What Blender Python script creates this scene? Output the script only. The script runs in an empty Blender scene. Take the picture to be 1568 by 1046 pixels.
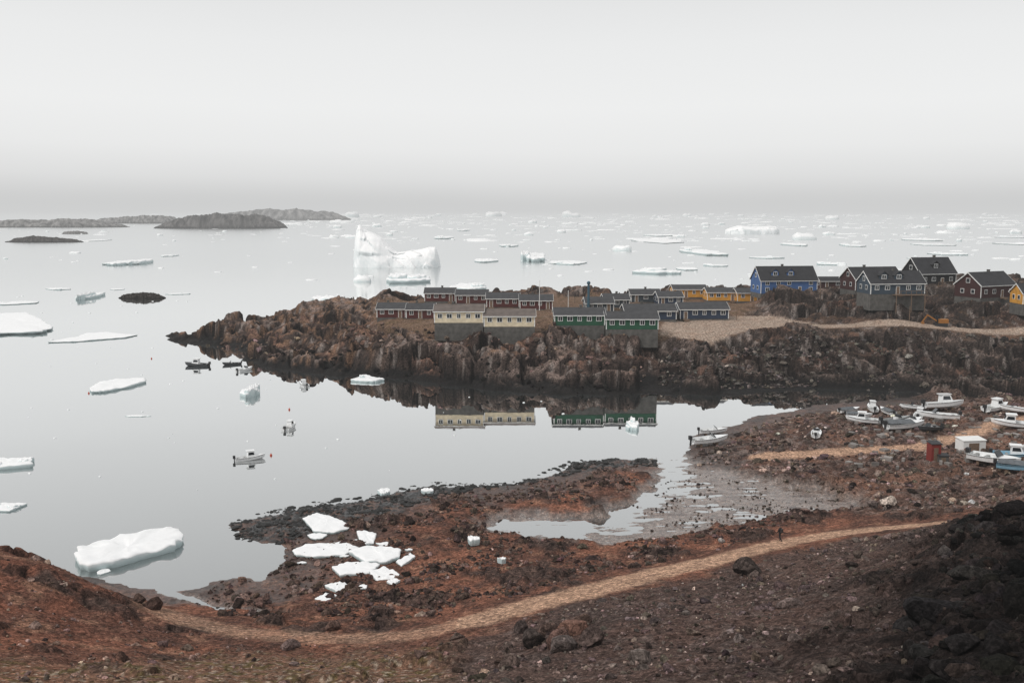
import bpy, bmesh, math, random
import numpy as np
from mathutils import Vector, Matrix, Euler
random.seed(7); rng=np.random.default_rng(11)
scene=bpy.context.scene
# ------------------------------------------------------------------ survey helpers
F=1524.;CX=784.;CY=522.5;H=40.;TH=math.atan(200.5/1524)
cT,sT=math.cos(TH),math.sin(TH)
def ray(px,py):
    dx=px-CX;dy=py-CY
    return dx,F*cT-dy*sT,-F*sT-dy*cT
def U(px,py,z=0.):
    r=ray(px,py);t=(z-H)/r[2]
    return (r[0]*t,r[1]*t)
def D(px,py,Y):
    r=ray(px,py);t=Y/r[1]
    return (r[0]*t,H+r[2]*t)
def smooth(a,b,x):
    t=np.clip((x-a)/(b-a),0,1);return t*t*(3-2*t)
# ------------------------------------------------------------------ noise
def _h(ix,iy,s):
    n=(ix*374761393+iy*668265263+s*144269504)&0xffffffff
    n=((n^(n>>13))*1274126177)&0xffffffff
    n=((n^(n>>15))*1103515245)&0xffffffff
    return (n^(n>>16))/4294967295.0
def perlin(x,y,s=0):
    x=np.asarray(x,float);y=np.asarray(y,float)
    ix=np.floor(x).astype(np.int64);iy=np.floor(y).astype(np.int64)
    fx=x-ix;fy=y-iy
    u=fx*fx*fx*(fx*(fx*6-15)+10);v=fy*fy*fy*(fy*(fy*6-15)+10)
    def g(i,j):
        a=_h(ix+i,iy+j,s)*6.2831853
        return np.cos(a)*(fx-i)+np.sin(a)*(fy-j)
    a=g(0,0);b=g(1,0);c=g(0,1);d=g(1,1)
    return 1.5*((a+(b-a)*u)+((c+(d-c)*u)-(a+(b-a)*u))*v)
def fbm(x,y,o=4,s=0,gain=.5):
    r=0;a=1.;f=1.;t=0
    for i in range(o):
        r=r+a*perlin(x*f+i*17.3,y*f-i*9.1,s+i);t+=a;a*=gain;f*=2.03
    return r/t
def ridged(x,y,o=4,s=0):
    r=0;a=1.;f=1.;t=0
    for i in range(o):
        r=r+a*(1-np.abs(perlin(x*f+i*7.7,y*f+i*3.1,s+i))*2);t+=a;a*=.5;f*=2.1
    return r/t
def cell(x,y,s=0,tilt=False):
    ix=np.floor(x).astype(np.int64);iy=np.floor(y).astype(np.int64)
    f1=np.full(x.shape,9.);f2=np.full(x.shape,9.);cid=np.zeros(x.shape);tl=np.zeros(x.shape)
    for i in(-1,0,1):
        for j in(-1,0,1):
            hx=_h(ix+i,iy+j,s);hy=_h(ix+i,iy+j,s+91)
            dx=x-(ix+i+hx);dy=y-(iy+j+hy);d=np.hypot(dx,dy)
            c=d<f1
            f2=np.where(c,f1,np.minimum(f2,d));cid=np.where(c,_h(ix+i,iy+j,s+55),cid);f1=np.where(c,d,f1)
            if tilt:
                a=_h(ix+i,iy+j,s+33)*6.283;tl=np.where(c,dx*np.cos(a)+dy*np.sin(a),tl)
    return (f1,f2,cid,tl) if tilt else (f1,f2,cid)
def psdf(P,X,Y):
    d=np.full(X.shape,1e12);ins=np.zeros(X.shape,bool);n=len(P)
    for i in range(n):
        ax,ay=P[i];bx,by=P[(i+1)%n];ex=bx-ax;ey=by-ay
        wx=X-ax;wy=Y-ay
        t=np.clip((wx*ex+wy*ey)/(ex*ex+ey*ey+1e-9),0,1)
        d=np.minimum(d,(wx-ex*t)**2+(wy-ey*t)**2)
        if ay!=by: ins^=((ay>Y)!=(by>Y))&(X<ex*(Y-ay)/ey+ax)
    d=np.sqrt(d);return np.where(ins,d,-d)
def ldist(P,X,Y):
    d=np.full(X.shape,1e12)
    for i in range(len(P)-1):
        ax,ay=P[i];bx,by=P[i+1];ex=bx-ax;ey=by-ay
        wx=X-ax;wy=Y-ay
        t=np.clip((wx*ex+wy*ey)/(ex*ex+ey*ey+1e-9),0,1)
        d=np.minimum(d,(wx-ex*t)**2+(wy-ey*t)**2)
    return np.sqrt(d)
# ------------------------------------------------------------------ plan of the bay (metres)
near=[(-300,825),(0,852),(100,877),(200,897),(255,910),(300,903),(335,884),(370,882),(400,890),(425,866),(440,843),(432,832),(400,832),(362,818),(352,803),(400,791),(470,778),(540,770),(600,757),(660,743),(720,746),(780,742),(850,727),(880,711),(940,703),(1000,704),(1025,712),(1045,700),(1060,683),(1057,668),(1080,660),(1130,650),(1160,636),(1210,630),(1250,620),(1330,615),(1400,609),(1425,604),(1400,599),(1350,597),(1250,596),(1170,600),(1130,607),(1000,603),(850,604),(740,597),(690,590),(640,583),(590,578),(530,577),(460,570),(400,560),(368,549),(385,541),(345,531),(290,526),(257,519),(255,514)]
shore=[U(*p) for p in near]
back=[(-104,322),(-90,332),(-74,340),(-58,362),(-30,378),(20,372),(60,365),(120,385),(180,395),(300,400),(420,400),(420,-80),(-260,-80),(-260,115)]
LAND=shore+back
pond=[U(*p) for p in [(1000,704),(1050,696),(1066,716),(1120,722),(1200,742),(1300,758),(1335,788),(1210,799),(1100,818),(1020,831),(950,839),(890,836),(800,824),(738,814),(742,798),(800,784),(850,790),(910,787),(965,764),(1000,738)]]
chan=[U(*p) for p in [(1022,690),(1024,712),(1018,735),(985,765),(930,800),(850,812),(770,808)]]
chan2=[U(*p) for p in [(1005,745),(1060,760),(1110,778),(1170,790)]]
stream=[U(*p) for p in [(250,905,0),(300,917,.2),(345,930,.4),(400,939,.5),(452,950,.8)]]
HOUSES=[ # name,pxL,pxR,floor py,Y,depth,wall h,roof rise,color,roof,axis,foundation,nwin,style
('cream_row_house',665,740,494,250,8,2.9,1.35,'cream','brown','x',4.6,5,''),
('cream_row_house',741,819,500,249,8,2.7,1.35,'cream','brown','x',4.6,5,''),
('green_row_house',849,926,498,248,8,2.6,1.45,'green','grey','x',4.6,5,''),
('green_row_house',928,1008,504,246,8,2.6,1.45,'green','grey','x',4.6,5,''),
('red_row_house',577,621,486,285,8,2.5,1.4,'red','grey','x',1.5,3,''),
('red_row_house',622,665,487,284,8,2.5,1.4,'red','grey','x',1.5,3,''),
('red_row_house',650,697,461,320,8,2.6,1.4,'red','grey','x',2,4,''),
('red_row_house',698,747,464,316,8,2.6,1.4,'red','grey','x',2,4,''),
('red_row_house',745,795,470,300,8,2.6,1.4,'red','grey','x',1.5,4,''),
('red_row_house',796,846,473,297,8,2.6,1.4,'red','grey','x',1.5,4,''),
('navy_row_house',957,1036,489,272,8,2.4,1.5,'navy','grey','x',1.5,4,''),
('navy_row_house',1041,1116,488,275,8,2.7,1.5,'navy','grey','x',1.5,5,''),
('navy_row_house',897,940,476,288,8,2.3,1.4,'slate','grey','x',1.5,3,''),
('navy_row_house',925,964,470,300,8,2.3,1.4,'slate','grey','x',1.5,3,''),
('navy_row_house',966,1012,462,320,8,2.4,1.4,'slate','grey','x',1.5,3,''),
('navy_row_house',1008,1046,466,312,8,2.4,1.4,'navy','grey','x',1.5,3,''),
('yellow_row_house',1031,1082,455,335,8,2.7,1.2,'yellow','grey','x',2,4,''),
('yellow_row_house',1083,1128,460,325,8,2.7,1.2,'yellow','grey','x',2,4,''),
('yellow_row_house',1129,1160,461,322,8,2.7,1.2,'yellow','grey','x',2,2,''),
('blue_house',1163,1253,449,312,9,4.2,4.0,'blue','dark','x',1.5,5,'dormer'),
('storage_hut',1256,1293,441,335,6,2.4,1.2,'darkred','dark','x',1.5,2,''),
('dark_red_house',1306,1385,444,305,9,3.6,3.2,'darkred','dark','x',2,5,''),
('slate_blue_house',1331,1418,450,272,8.5,3.0,3.0,'teal','dark','x',4.5,5,'dormer'),
('black_house',1404,1468,436,300,9,3.6,4.4,'black','dark','x',3,4,'dormer'),
('maroon_house',1490,1566,455,285,9,3.6,3.4,'darkred','dark','x',3,4,'gable'),
('yellow_house',1566,1640,466,262,7,3.0,2.2,'yellow','dark','x',3,4,''),
]
cp=[]
def C(px,py,z): x,y=U(px,py,z);cp.append((x,y,z))
for a in [(270,513,1.5),(330,509,3),(420,506,4.2),(470,503,5),(500,492,6.5),(560,464,9.3),(540,482,7.6),(620,500,8),(560,520,5.5),(480,530,3.5),(600,545,4.5),
 (703,517,8.),(780,518,7.9),(885,519,7.7),(965,523,7.3),(835,505,8.9),(700,545,5.5),(850,550,4.5),(780,572,2.8),(1000,560,3),(930,540,5.5),
 (1060,515,8.2),(1130,520,7.5),(1100,570,2),(1200,580,1.2),(1200,530,6.5),(1130,500,9),(1060,496,9.2),(1200,492,9.3),(1300,500,9.4),(1450,503,9.5),(1600,505,9.5),
 (1300,530,6.6),(1370,525,7.4),(1420,528,7.2),(1350,560,3.5),(1430,570,2.5),(1300,580,1.3),(1568,530,6.8),(1568,580,1.8),(1450,600,1.2),(1568,610,1.6),
 (1180,488,9.8),(1260,488,9.8),(1300,490,9.9),(1200,470,12),(1270,465,12),(1370,473,13.3),(1400,488,10.5),(1480,488,10.5),(1440,465,13.5),(1520,475,12.5),(1540,490,10.8),
 (1500,640,2.6),(1568,660,2.9),(1560,690,3.2),(1400,640,2.2),(1400,690,2.2),(1250,660,2),(1110,680,1),(1210,637,.9),(1300,730,1.4),(1150,720,.6),(1450,760,2.4),(1350,777,1.5),(1568,740,3.6),(1480,775,3.4),(1568,775,5),
 (720,950,5.2),(800,930,5),(900,905,4.7),(1000,878,4.3),(1100,855,4.1),(1200,831,4),(1300,815,4.3),(1400,805,5),(1480,797,6),
 (620,975,5),(500,978,4.4),(350,962,3.8),(270,945,3.2),
 (600,900,2),(750,870,1.5),(450,915,1),(520,850,.8),(1000,850,1.5),(650,850,1),(600,790,.6),(700,770,.8),(900,740,.9),(960,720,.7),(850,760,.8),(350,925,.8),(640,935,2.6),(800,890,2.6),(900,860,1.6),
 (0,838,8),(50,853,7.8),(120,883,6.8),(200,920,5),(255,955,4.4),(290,982,4.6),(-150,835,9),(100,940,7),
 (0,960,9),(0,1044,14),(200,1044,12),(450,1044,10),(700,1044,10),(600,1005,6.2),(750,1000,7.5),(400,1010,7)]: C(*a)
def CY_(px,py,Y): x,z=D(px,py,Y);cp.append((x,Y,z))
for a in [(1568,793,75),(1480,828,73),(1400,850,79),(1300,878,81),(1568,900,53),(1568,1044,38),(1300,1044,45),(1000,1044,52),(1000,950,70),(1150,905,84),(850,1044,57),(1650,760,80),(1400,950,57),(1200,960,64)]: CY_(*a)
cp+=[(260,300,14),(260,230,8),(200,160,7),(150,110,14),(120,70,24),(-120,60,16),(-110,90,9),(-60,30,24),(60,20,30),(0,0,38.2),(0,-12,40),(-30,-12,40),(30,-12,41),(0,30,23),(-20,30,23),(-30,10,34),(30,10,35)]
for h in HOUSES:
    xl,z=D(h[1],h[3],h[4]);xr,_=D(h[2],h[3],h[4])
    fd=h[11]
    if fd<4: cp.append(((xl+xr)/2,h[4]-1,z-max(.3,fd-1.2)))
    cp.append(((xl+xr)/2,h[4]+9,z-.5))
for i,p in enumerate(shore):
    if i%2==0: cp.append((p[0],p[1],.1))
CP=np.array(cp)
kc=4.
def phi(r2): return -np.sqrt(r2+kc*kc)
n=len(CP)
A=np.zeros((n+3,n+3));r2=(CP[:,None,0]-CP[None,:,0])**2+(CP[:,None,1]-CP[None,:,1])**2
A[:n,:n]=phi(r2)+np.eye(n)*1.0;A[:n,n]=1;A[:n,n+1]=CP[:,0]/100;A[:n,n+2]=CP[:,1]/100;A[n:,:n]=A[:n,n:].T
Wt=np.linalg.solve(A,np.concatenate([CP[:,2],[0,0,0]]))
def rbf(X,Y):
    r=Wt[n]+Wt[n+1]*X/100+Wt[n+2]*Y/100
    for i in range(n): r=r+Wt[i]*phi((X-CP[i,0])**2+(Y-CP[i,1])**2)
    return r
ROAD=[U(*p) for p in [(240,938,3.4),(350,962,3.8),(500,978,4.4),(620,972,5),(720,950,5.2),(800,930,5),(900,905,4.7),(1000,878,4.3),(1100,855,4.1),(1200,831,4),(1300,815,4.3),(1400,805,5),(1480,797,6),(1560,790,7)]]
ROADM=ROAD[4:]
ROAD2=[U(*p) for p in [(1170,694,1.6),(1250,690,1.9),(1400,685,2.3),(1480,668,2.6),(1530,648,2.7),(1600,635,2.8)]]
ROAD3=[U(*p) for p in [(1030,506,9),(1100,499,9),(1180,494,9.2),(1300,499,9.4),(1450,502,9.5),(1650,506,9.5)]]
PAD=[U(*p) for p in [(1012,512,8.6),(1090,515,8.6),(1150,503,9),(1240,494,9.2),(1180,488,9.5),(1120,487,9.5),(1020,492,9.3)]]
TOWN=[(U(575,490,9)),U(660,510,9),U(820,508,9),U(1010,512,9),U(1120,500,9),U(1160,470,10),(95,345),(20,350),(-45,330)]
SCREE=[U(700,1000,6.2),U(800,955,5.6),U(900,928,5.2),U(1100,880,4.8),U(1300,842,4.8),U(1480,815,6.5),(150,112),(150,10),(5,10),(-4,55)]
DARK=[(10,30),(14,44),(21,57),(33,79),(46,97),(70,108),(150,110),(150,10),(10,10)]
GRASS=[U(330,1010,6.5),U(650,1000,6.3),U(760,1044,9),(5,45),(-60,40),(-60,62),U(150,1030,11)]
YARD=[U(1050,700,.6),U(1130,655,1),U(1210,632,1),U(1330,617,1.2),U(1430,606,1.2),U(1640,600,2),U(1700,780,5),U(1480,785,4),U(1320,790,1.5),U(1200,760,.5),U(1060,722,.3)]
WEED=[U(*p) for p in [(345,803),(400,784),(470,770),(600,750),(660,737),(720,740),(790,737),(880,704),(1005,700),(1005,715),(900,722),(840,738),(740,752),(690,760),(640,775),(560,802),(480,815),(440,833),(365,827)]]
def terrain(X,Y):
    X=np.asarray(X,float);Y=np.asarray(Y,float)
    sd=psdf(LAND,X,Y)
    far=smooth(198,214,Y)
    wob=fbm(X/7,Y/7,3,3)*(1.2+far*1.8)+fbm(X/1.6,Y/1.6,2,8)*.6
    sdn=sd+wob
    hb=rbf(X,Y)
    hb=np.clip(hb,.15,45)
    d3=ldist(ROAD3,X,Y)
    rd=np.minimum(np.minimum(ldist(ROADM,X,Y)-2.3,ldist(ROAD,X,Y)-1.6),np.minimum(ldist(ROAD2,X,Y)-1.8,d3-2.8))
    rd=np.minimum(rd,-psdf(PAD,X,Y))
    road=1-smooth(-.6,1.0,rd+fbm(X/2.2,Y/2.2,3,21)*1.1)
    dr=1-smooth(0,3,rd)
    calm=1-.8*(1-smooth(3,13,d3))
    town=smooth(-3,2,psdf(TOWN,X,Y))
    scree=smooth(-2,2,psdf(SCREE,X,Y)+fbm(X/4,Y/4,3,31)*3)
    dark=smooth(-9,8,psdf(DARK,X,Y)+fbm(X/5,Y/5,4,33)*10)
    yard=smooth(-2,2,psdf(YARD,X,Y))
    ca,sa=.8,.6
    xr=X*ca+Y*sa;yr=-X*sa+Y*ca
    f1,f2,cid,tl=cell(xr/8+fbm(X/9,Y/9,3,41)*.6,yr/15+fbm(X/9,Y/9,2,48)*.3,5,True)
    g1,g2,cid2,tl2=cell(xr/3+fbm(X/4,Y/4,2,42)*.4,yr/6+fbm(X/3,Y/3,2,49)*.2,6,True)
    crack=smooth(0,.1,f2-f1);crack2=smooth(0,.14,g2-g1)
    rock=tl*4.0+(cid-.5)*1.9+(crack-.9)*1.8+tl2*1.0+(cid2-.5)*.4+(crack2-.85)*.7+fbm(X/1.6,Y/1.6,3,12)*.25
    soil=fbm(X/5,Y/5,5,14,.55)*.6
    scr=fbm(X/6,Y/6,5,15,.6)*.9
    q1,q2,cq=cell(X/.9,Y/.9,71)
    blocks=((cq-.4)*(1-smooth(.2,.6,q1)))*.5
    amp=far*(1-.9*town)*.85*calm
    nz=rock*amp+soil*(1-far)*(1-scree)*(1-dark)+scr*scree*(1-dark)*.7
    k1,k2,kid,ktl=cell(xr/2.4+fbm(X/3,Y/3,3,241)*.5,yr/3.6,245,True)
    crag=ktl*1.5+(kid-.4)*.9+(smooth(0,.12,k2-k1)-.9)*.5
    nz=nz+dark*(crag*(.35+.65*smooth(-.1,.2,fbm(X/8,Y/8,2,246)))*.85+blocks*1.1+scr*.4)
    nz=nz+yard*(blocks*.5+fbm(X/2.5,Y/2.5,4,77)*.5)
    oc=smooth(.12,.3,fbm(X/8,Y/8,4,88))*(1-far)*(1-scree)
    nz=nz+oc*(crag*.5+.2)
    nz=nz*(1-.93*dr)
    hb2=hb+far*(1-town)*(1-dr)*calm*.75*np.sin(hb*2.1+3*fbm(X/14,Y/14,2,19))
    L=smooth(0,5+9*(1-far),sdn)*.85+.15*smooth(0,1.2,sdn)
    L=np.where(far>.5,smooth(-1,4.5,sdn),L)
    h=.04+hb2*L+nz*np.clip(L*1.1,0,1)
    h=np.where(sdn>0,np.maximum(h,.03+.25*smooth(0,2,sdn)*(1+fbm(X/1.1,Y/1.1,2,61))),np.maximum(sdn*.3,-3))
    ps=psdf(pond,X,Y)+fbm(X/3,Y/3,4,51)*3.2
    pm=smooth(-1.5,1.5,ps)
    cd_=np.minimum(ldist(chan,X,Y),ldist(chan2,X,Y)+2.5)+fbm(X/4,Y/4,3,57)*3
    hf=(ridged((X+Y*.5)/9,(Y-X*.2)/2.2,4,52)-.42)*.16+(fbm(X/3,Y/.9,4,53))*.12-.11*(1-smooth(1,5,cd_))+.05*smooth(12,40,X)+.015
    h=h*(1-pm)+hf*pm
    sm=1-smooth(.3,1.1,ldist(stream,X,Y)+fbm(X/2,Y/2,3,58)*.6)
    h=h*(1-sm)-.05*sm
    return dict(h=h,sd=sdn,far=far,road=road,dr=dr,town=town,scree=scree,dark=dark,yard=yard,crack=crack,crack2=crack2,cid=cid,cid2=cid2,oc=oc,pm=np.maximum(pm,sm),blk=cq)
def gz(x,y): return float(terrain(np.array([x]),np.array([y]))['h'][0])
def G(px,py):
    z=2.
    for i in range(7):
        x,y=U(px,py,z);z=.5*z+.5*max(gz(x,y),0)
    return x,y,max(gz(x,y),0.)
# ------------------------------------------------------------------ mesh helpers
def link(o): scene.collection.objects.link(o);return o
def mesh_np(name,V,Fc,mat=None,smooth_=False,col=None,wet=None):
    V=np.asarray(V,np.float32);Fc=np.asarray(Fc,np.int32);k=Fc.shape[1]
    me=bpy.data.meshes.new(name);me.vertices.add(len(V));me.vertices.foreach_set('co',V.ravel())
    me.loops.add(Fc.size);me.loops.foreach_set('vertex_index',Fc.ravel())
    me.polygons.add(len(Fc));me.polygons.foreach_set('loop_start',np.arange(len(Fc),dtype=np.int32)*k)
    me.polygons.foreach_set('loop_total',np.full(len(Fc),k,np.int32))
    me.polygons.foreach_set('use_smooth',np.full(len(Fc),smooth_,bool))
    me.update(calc_edges=True);me.validate()
    if col is not None:
        a=me.color_attributes.new('Col','FLOAT_COLOR','POINT')
        c=np.ones((len(V),4),np.float32);c[:,:3]=col;a.data.foreach_set('color',c.ravel())
    if wet is not None:
        a=me.attributes.new('wet','FLOAT','POINT');a.data.foreach_set('value',np.asarray(wet,np.float32))
    o=bpy.data.objects.new(name,me)
    if mat: me.materials.append(mat)
    return link(o)
def mesh_py(name,V,Fc,mat=None,smooth_=False,parent=None):
    me=bpy.data.meshes.new(name);me.from_pydata([tuple(v) for v in V],[],[tuple(f) for f in Fc]);me.update()
    bm=bmesh.new();bm.from_mesh(me);bmesh.ops.recalc_face_normals(bm,faces=bm.faces);bm.to_mesh(me);bm.free()
    if smooth_: me.polygons.foreach_set('use_smooth',[True]*len(me.polygons))
    o=bpy.data.objects.new(name,me)
    if mat: me.materials.append(mat)
    link(o)
    if parent: o.parent=parent
    return o
HF=[(0,1,2,3),(4,7,6,5),(0,4,5,1),(1,5,6,2),(2,6,7,3),(3,7,4,0)]
class MB:
    def __init__(s): s.V=[];s.F=[]
    def hexa(s,p):
        b=len(s.V);s.V+=p;s.F+=[tuple(b+i for i in f) for f in HF];return s
    def box(s,x0,x1,y0,y1,z0,z1):
        return s.hexa([(x0,y0,z0),(x1,y0,z0),(x1,y1,z0),(x0,y1,z0),(x0,y0,z1),(x1,y0,z1),(x1,y1,z1),(x0,y1,z1)])
    def slab(s,a,b,c,d,t):
        lo=[(p[0],p[1],p[2]-t) for p in(a,b,c,d)];return s.hexa(lo+[a,b,c,d])
    def add(s,V,Fc):
        b=len(s.V);s.V+=list(V);s.F+=[tuple(b+i for i in f) for f in Fc];return s
    def out(s,name,mat,parent=None,sm=False): return mesh_py(name,s.V,s.F,mat,sm,parent)
def empty(name,loc,rz=0):
    e=bpy.data.objects.new(name,None);e.location=loc;e.rotation_euler=(0,0,rz);e.empty_display_size=.5;return link(e)
# ------------------------------------------------------------------ materials
def nodes(m): m.use_nodes=True;nt=m.node_tree;return nt,nt.nodes,nt.links,nt.nodes['Principled BSDF']
def mat(name,c,rough=.7,var=.2,scale=1.5,bump=0.,metal=0.,coat=0.):
    m=bpy.data.materials.new(name);nt,N,Lk,b=nodes(m)
    tc=N.new('ShaderNodeTexCoord');nz=N.new('ShaderNodeTexNoise');nz.inputs['Scale'].default_value=scale;nz.inputs['Detail'].default_value=6
    Lk.new(tc.outputs['Object'],nz.inputs['Vector'])
    mr=N.new('ShaderNodeMapRange');mr.inputs[1].default_value=.25;mr.inputs[2].default_value=.75;mr.inputs[3].default_value=1-var;mr.inputs[4].default_value=1+var
    Lk.new(nz.outputs['Fac'],mr.inputs[0])
    vm=N.new('ShaderNodeVectorMath');vm.operation='SCALE';vm.inputs[0].default_value=c[:3];Lk.new(mr.outputs[0],vm.inputs['Scale'])
    Lk.new(vm.outputs[0],b.inputs['Base Color']);b.inputs['Roughness'].default_value=rough;b.inputs['Metallic'].default_value=metal
    if bump:
        bp=N.new('ShaderNodeBump');bp.inputs['Strength'].default_value=bump;bp.inputs['Distance'].default_value=.1
        Lk.new(nz.outputs['Fac'],bp.inputs['Height']);Lk.new(bp.outputs[0],b.inputs['Normal'])
    return m
def cladding(name,c):
    m=mat(name,c,.75,.22,.8);nt=m.node_tree;N=nt.nodes;Lk=nt.links;b=N['Principled BSDF']
    tc=N.new('ShaderNodeTexCoord');w=N.new('ShaderNodeTexWave');w.bands_direction='Z';w.inputs['Scale'].default_value=1.6;w.inputs['Distortion'].default_value=.2
    Lk.new(tc.outputs['Object'],w.inputs['Vector']);bp=N.new('ShaderNodeBump');bp.inputs['Strength'].default_value=.5;bp.inputs['Distance'].default_value=.04
    Lk.new(w.outputs['Fac'],bp.inputs['Height']);Lk.new(bp.outputs[0],b.inputs['Normal']);return m
WALL=dict(cream=(.70,.60,.43),green=(.012,.08,.04),red=(.08,.012,.009),navy=(.02,.036,.07),slate=(.035,.048,.06),yellow=(.60,.29,.04),blue=(.05,.125,.31),darkred=(.045,.011,.01),teal=(.036,.056,.078),black=(.008,.008,.009))
WM={k:cladding('painted_cladding_'+k,v) for k,v in WALL.items()}
ROOF={k:mat('roofing_'+k,v,.85,.3,.7) for k,v in dict(brown=(.13,.105,.092),grey=(.047,.047,.05),dark=(.024,.024,.027)).items()}
M_CONC=mat('concrete',(.10,.095,.087),.9,.4,.9,.3);M_WHITE=mat('white_trim',(.8,.8,.78),.6,.08);M_GLASS=mat('window_glass',(.02,.025,.03),.15,.1)
M_DARK=mat('dark_rubber',(.02,.02,.022),.6,.2);M_WOOD=mat('weathered_wood',(.18,.12,.08),.85,.3,3)
def ground_mat(name,bs=.7,peb=True,ns=2.2):
    m=bpy.data.materials.new(name);nt,N,Lk,b=nodes(m)
    a=N.new('ShaderNodeAttribute');a.attribute_name='Col'
    w=N.new('ShaderNodeAttribute');w.attribute_name='wet'
    tc=N.new('ShaderNodeTexCoord')
    nz=N.new('ShaderNodeTexNoise');nz.inputs['Scale'].default_value=ns;nz.inputs['Detail'].default_value=9;nz.inputs['Roughness'].default_value=.75
    vo=N.new('ShaderNodeTexVoronoi');vo.inputs['Scale'].default_value=3.2
    vo2=N.new('ShaderNodeTexVoronoi');vo2.inputs['Scale'].default_value=9.
    for t in(nz,vo,vo2): Lk.new(tc.outputs['Object'],t.inputs['Vector'])
    mr=N.new('ShaderNodeMapRange');mr.inputs[1].default_value=.3;mr.inputs[2].default_value=.7;mr.inputs[3].default_value=.35;mr.inputs[4].default_value=1.65
    Lk.new(nz.outputs['Fac'],mr.inputs[0])
    sep=N.new('ShaderNodeSeparateColor');Lk.new(vo.outputs['Color'],sep.inputs[0])
    mr2=N.new('ShaderNodeMapRange');mr2.inputs[3].default_value=.6;mr2.inputs[4].default_value=1.4;Lk.new(sep.outputs[0],mr2.inputs[0])
    sp2=N.new('ShaderNodeSeparateColor');Lk.new(vo2.outputs['Color'],sp2.inputs[0])
    mr3=N.new('ShaderNodeMapRange');mr3.inputs[3].default_value=.6;mr3.inputs[4].default_value=1.45;Lk.new(sp2.outputs[1],mr3.inputs[0])
    m1=N.new('ShaderNodeMath');m1.operation='MULTIPLY';Lk.new(mr.outputs[0],m1.inputs[0]);Lk.new(mr2.outputs[0],m1.inputs[1])
    m2=N.new('ShaderNodeMath');m2.operation='MULTIPLY';Lk.new(m1.outputs[0],m2.inputs[0]);Lk.new(mr3.outputs[0],m2.inputs[1])
    vm=N.new('ShaderNodeVectorMath');vm.operation='SCALE';Lk.new(a.outputs['Vector'],vm.inputs[0]);Lk.new(m2.outputs[0],vm.inputs['Scale'])
    Lk.new(vm.outputs[0],b.inputs['Base Color'])
    mw=N.new('ShaderNodeMapRange');mw.inputs[3].default_value=.95;mw.inputs[4].default_value=.18;Lk.new(w.outputs['Fac'],mw.inputs[0]);Lk.new(mw.outputs[0],b.inputs['Roughness'])
    ms=N.new('ShaderNodeMapRange');ms.inputs[3].default_value=.05;ms.inputs[4].default_value=.9;Lk.new(w.outputs['Fac'],ms.inputs[0]);Lk.new(ms.outputs[0],b.inputs['Specular IOR Level'])
    mb=N.new('ShaderNodeMapRange');mb.inputs[3].default_value=bs;mb.inputs[4].default_value=bs*.25;Lk.new(w.outputs['Fac'],mb.inputs[0])
    bp=N.new('ShaderNodeBump');Lk.new(mb.outputs[0],bp.inputs['Strength']);bp.inputs['Distance'].default_value=.4
    Lk.new(nz.outputs['Fac'],bp.inputs['Height'])
    bp2=N.new('ShaderNodeBump');Lk.new(mb.outputs[0],bp2.inputs['Strength']);bp2.inputs['Distance'].default_value=.12;bp2.invert=True
    Lk.new(vo.outputs['Distance'],bp2.inputs['Height']);Lk.new(bp.outputs[0],bp2.inputs['Normal']);Lk.new(bp2.outputs[0],b.inputs['Normal'])
    return m
M_GROUND=ground_mat('rocky_ground');M_ROCK=ground_mat('loose_rock',.5,ns=3)
# ------------------------------------------------------------------ terrain mesh
ys=list(np.arange(-10,34,1.2));y=34.
while y<425: ys.append(y);y*=1.0031
ys=np.array(ys);ts=np.linspace(-.62,.62,980)
Yg,Tg=np.meshgrid(ys,ts,indexing='ij');Xg=Tg*(Yg+30)
X=Xg.ravel();Y=Yg.ravel()
T=terrain(X,Y);h=T['h']
hg=h.reshape(Xg.shape)
gy=np.gradient(hg,axis=0)/np.gradient(Yg,axis=0);gx=np.gradient(hg,axis=1)/np.gradient(Xg,axis=1)
slope=np.hypot(gx,gy).ravel()
col=np.zeros((len(X),3))
def mixc(m,c):
    global col
    m=np.clip(m,0,1)[:,None];col=col*(1-m)+np.array(c)*m
n1=fbm(X/12,Y/12,4,101);n2=fbm(X/3,Y/3,4,102);n3=fbm(X/1.,Y/1.,3,103);n4=fbm(X/25,Y/25,3,104)
far=T['far']
col[:]=(.145,.07,.05)
mixc(smooth(-.1,.3,n1),(.245,.108,.07));mixc(smooth(.0,.35,n2)*.7,(.085,.05,.04));mixc(smooth(.1,.4,-n2)*.6,(.32,.175,.115));mixc(smooth(.1,.35,n3)*.45,(.04,.028,.024))
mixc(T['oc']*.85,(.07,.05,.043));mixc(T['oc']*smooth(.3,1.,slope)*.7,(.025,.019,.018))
mixc(smooth(-25,-40,X)*smooth(110,90,Y)*.6*smooth(-.2,.4,n2),(.26,.10,.06))
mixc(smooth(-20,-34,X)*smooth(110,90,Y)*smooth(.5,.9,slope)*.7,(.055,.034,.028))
gm=smooth(-4,3,psdf(GRASS,X,Y)+n2*4)
mixc(gm*.55,(.22,.13,.085));mixc(gm*smooth(.05,.3,n3+.5*n2)*.6,(.12,.10,.034));mixc(gm*smooth(.2,.4,fbm(X/.5,Y/.5,2,109))*.7,(.44,.36,.28))
mixc(T['yard']*.75,(.105,.066,.053));mixc(T['yard']*smooth(.5,.9,T['blk'])*.5,(.24,.2,.18));mixc(T['yard']*smooth(.0,.3,n2)*.65,(.034,.025,.022));mixc(T['yard']*smooth(.1,.4,n1)*.5,(.24,.125,.083))
mixc(T['scree']*.9,(.085,.058,.05));mixc(T['scree']*smooth(0,.4,n2)*.5,(.13,.083,.068));mixc(T['scree']*smooth(.6,.95,T['blk'])*.35,(.18,.14,.125));mixc(T['scree']*smooth(.0,.35,-n1)*.45,(.045,.034,.031))
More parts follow.
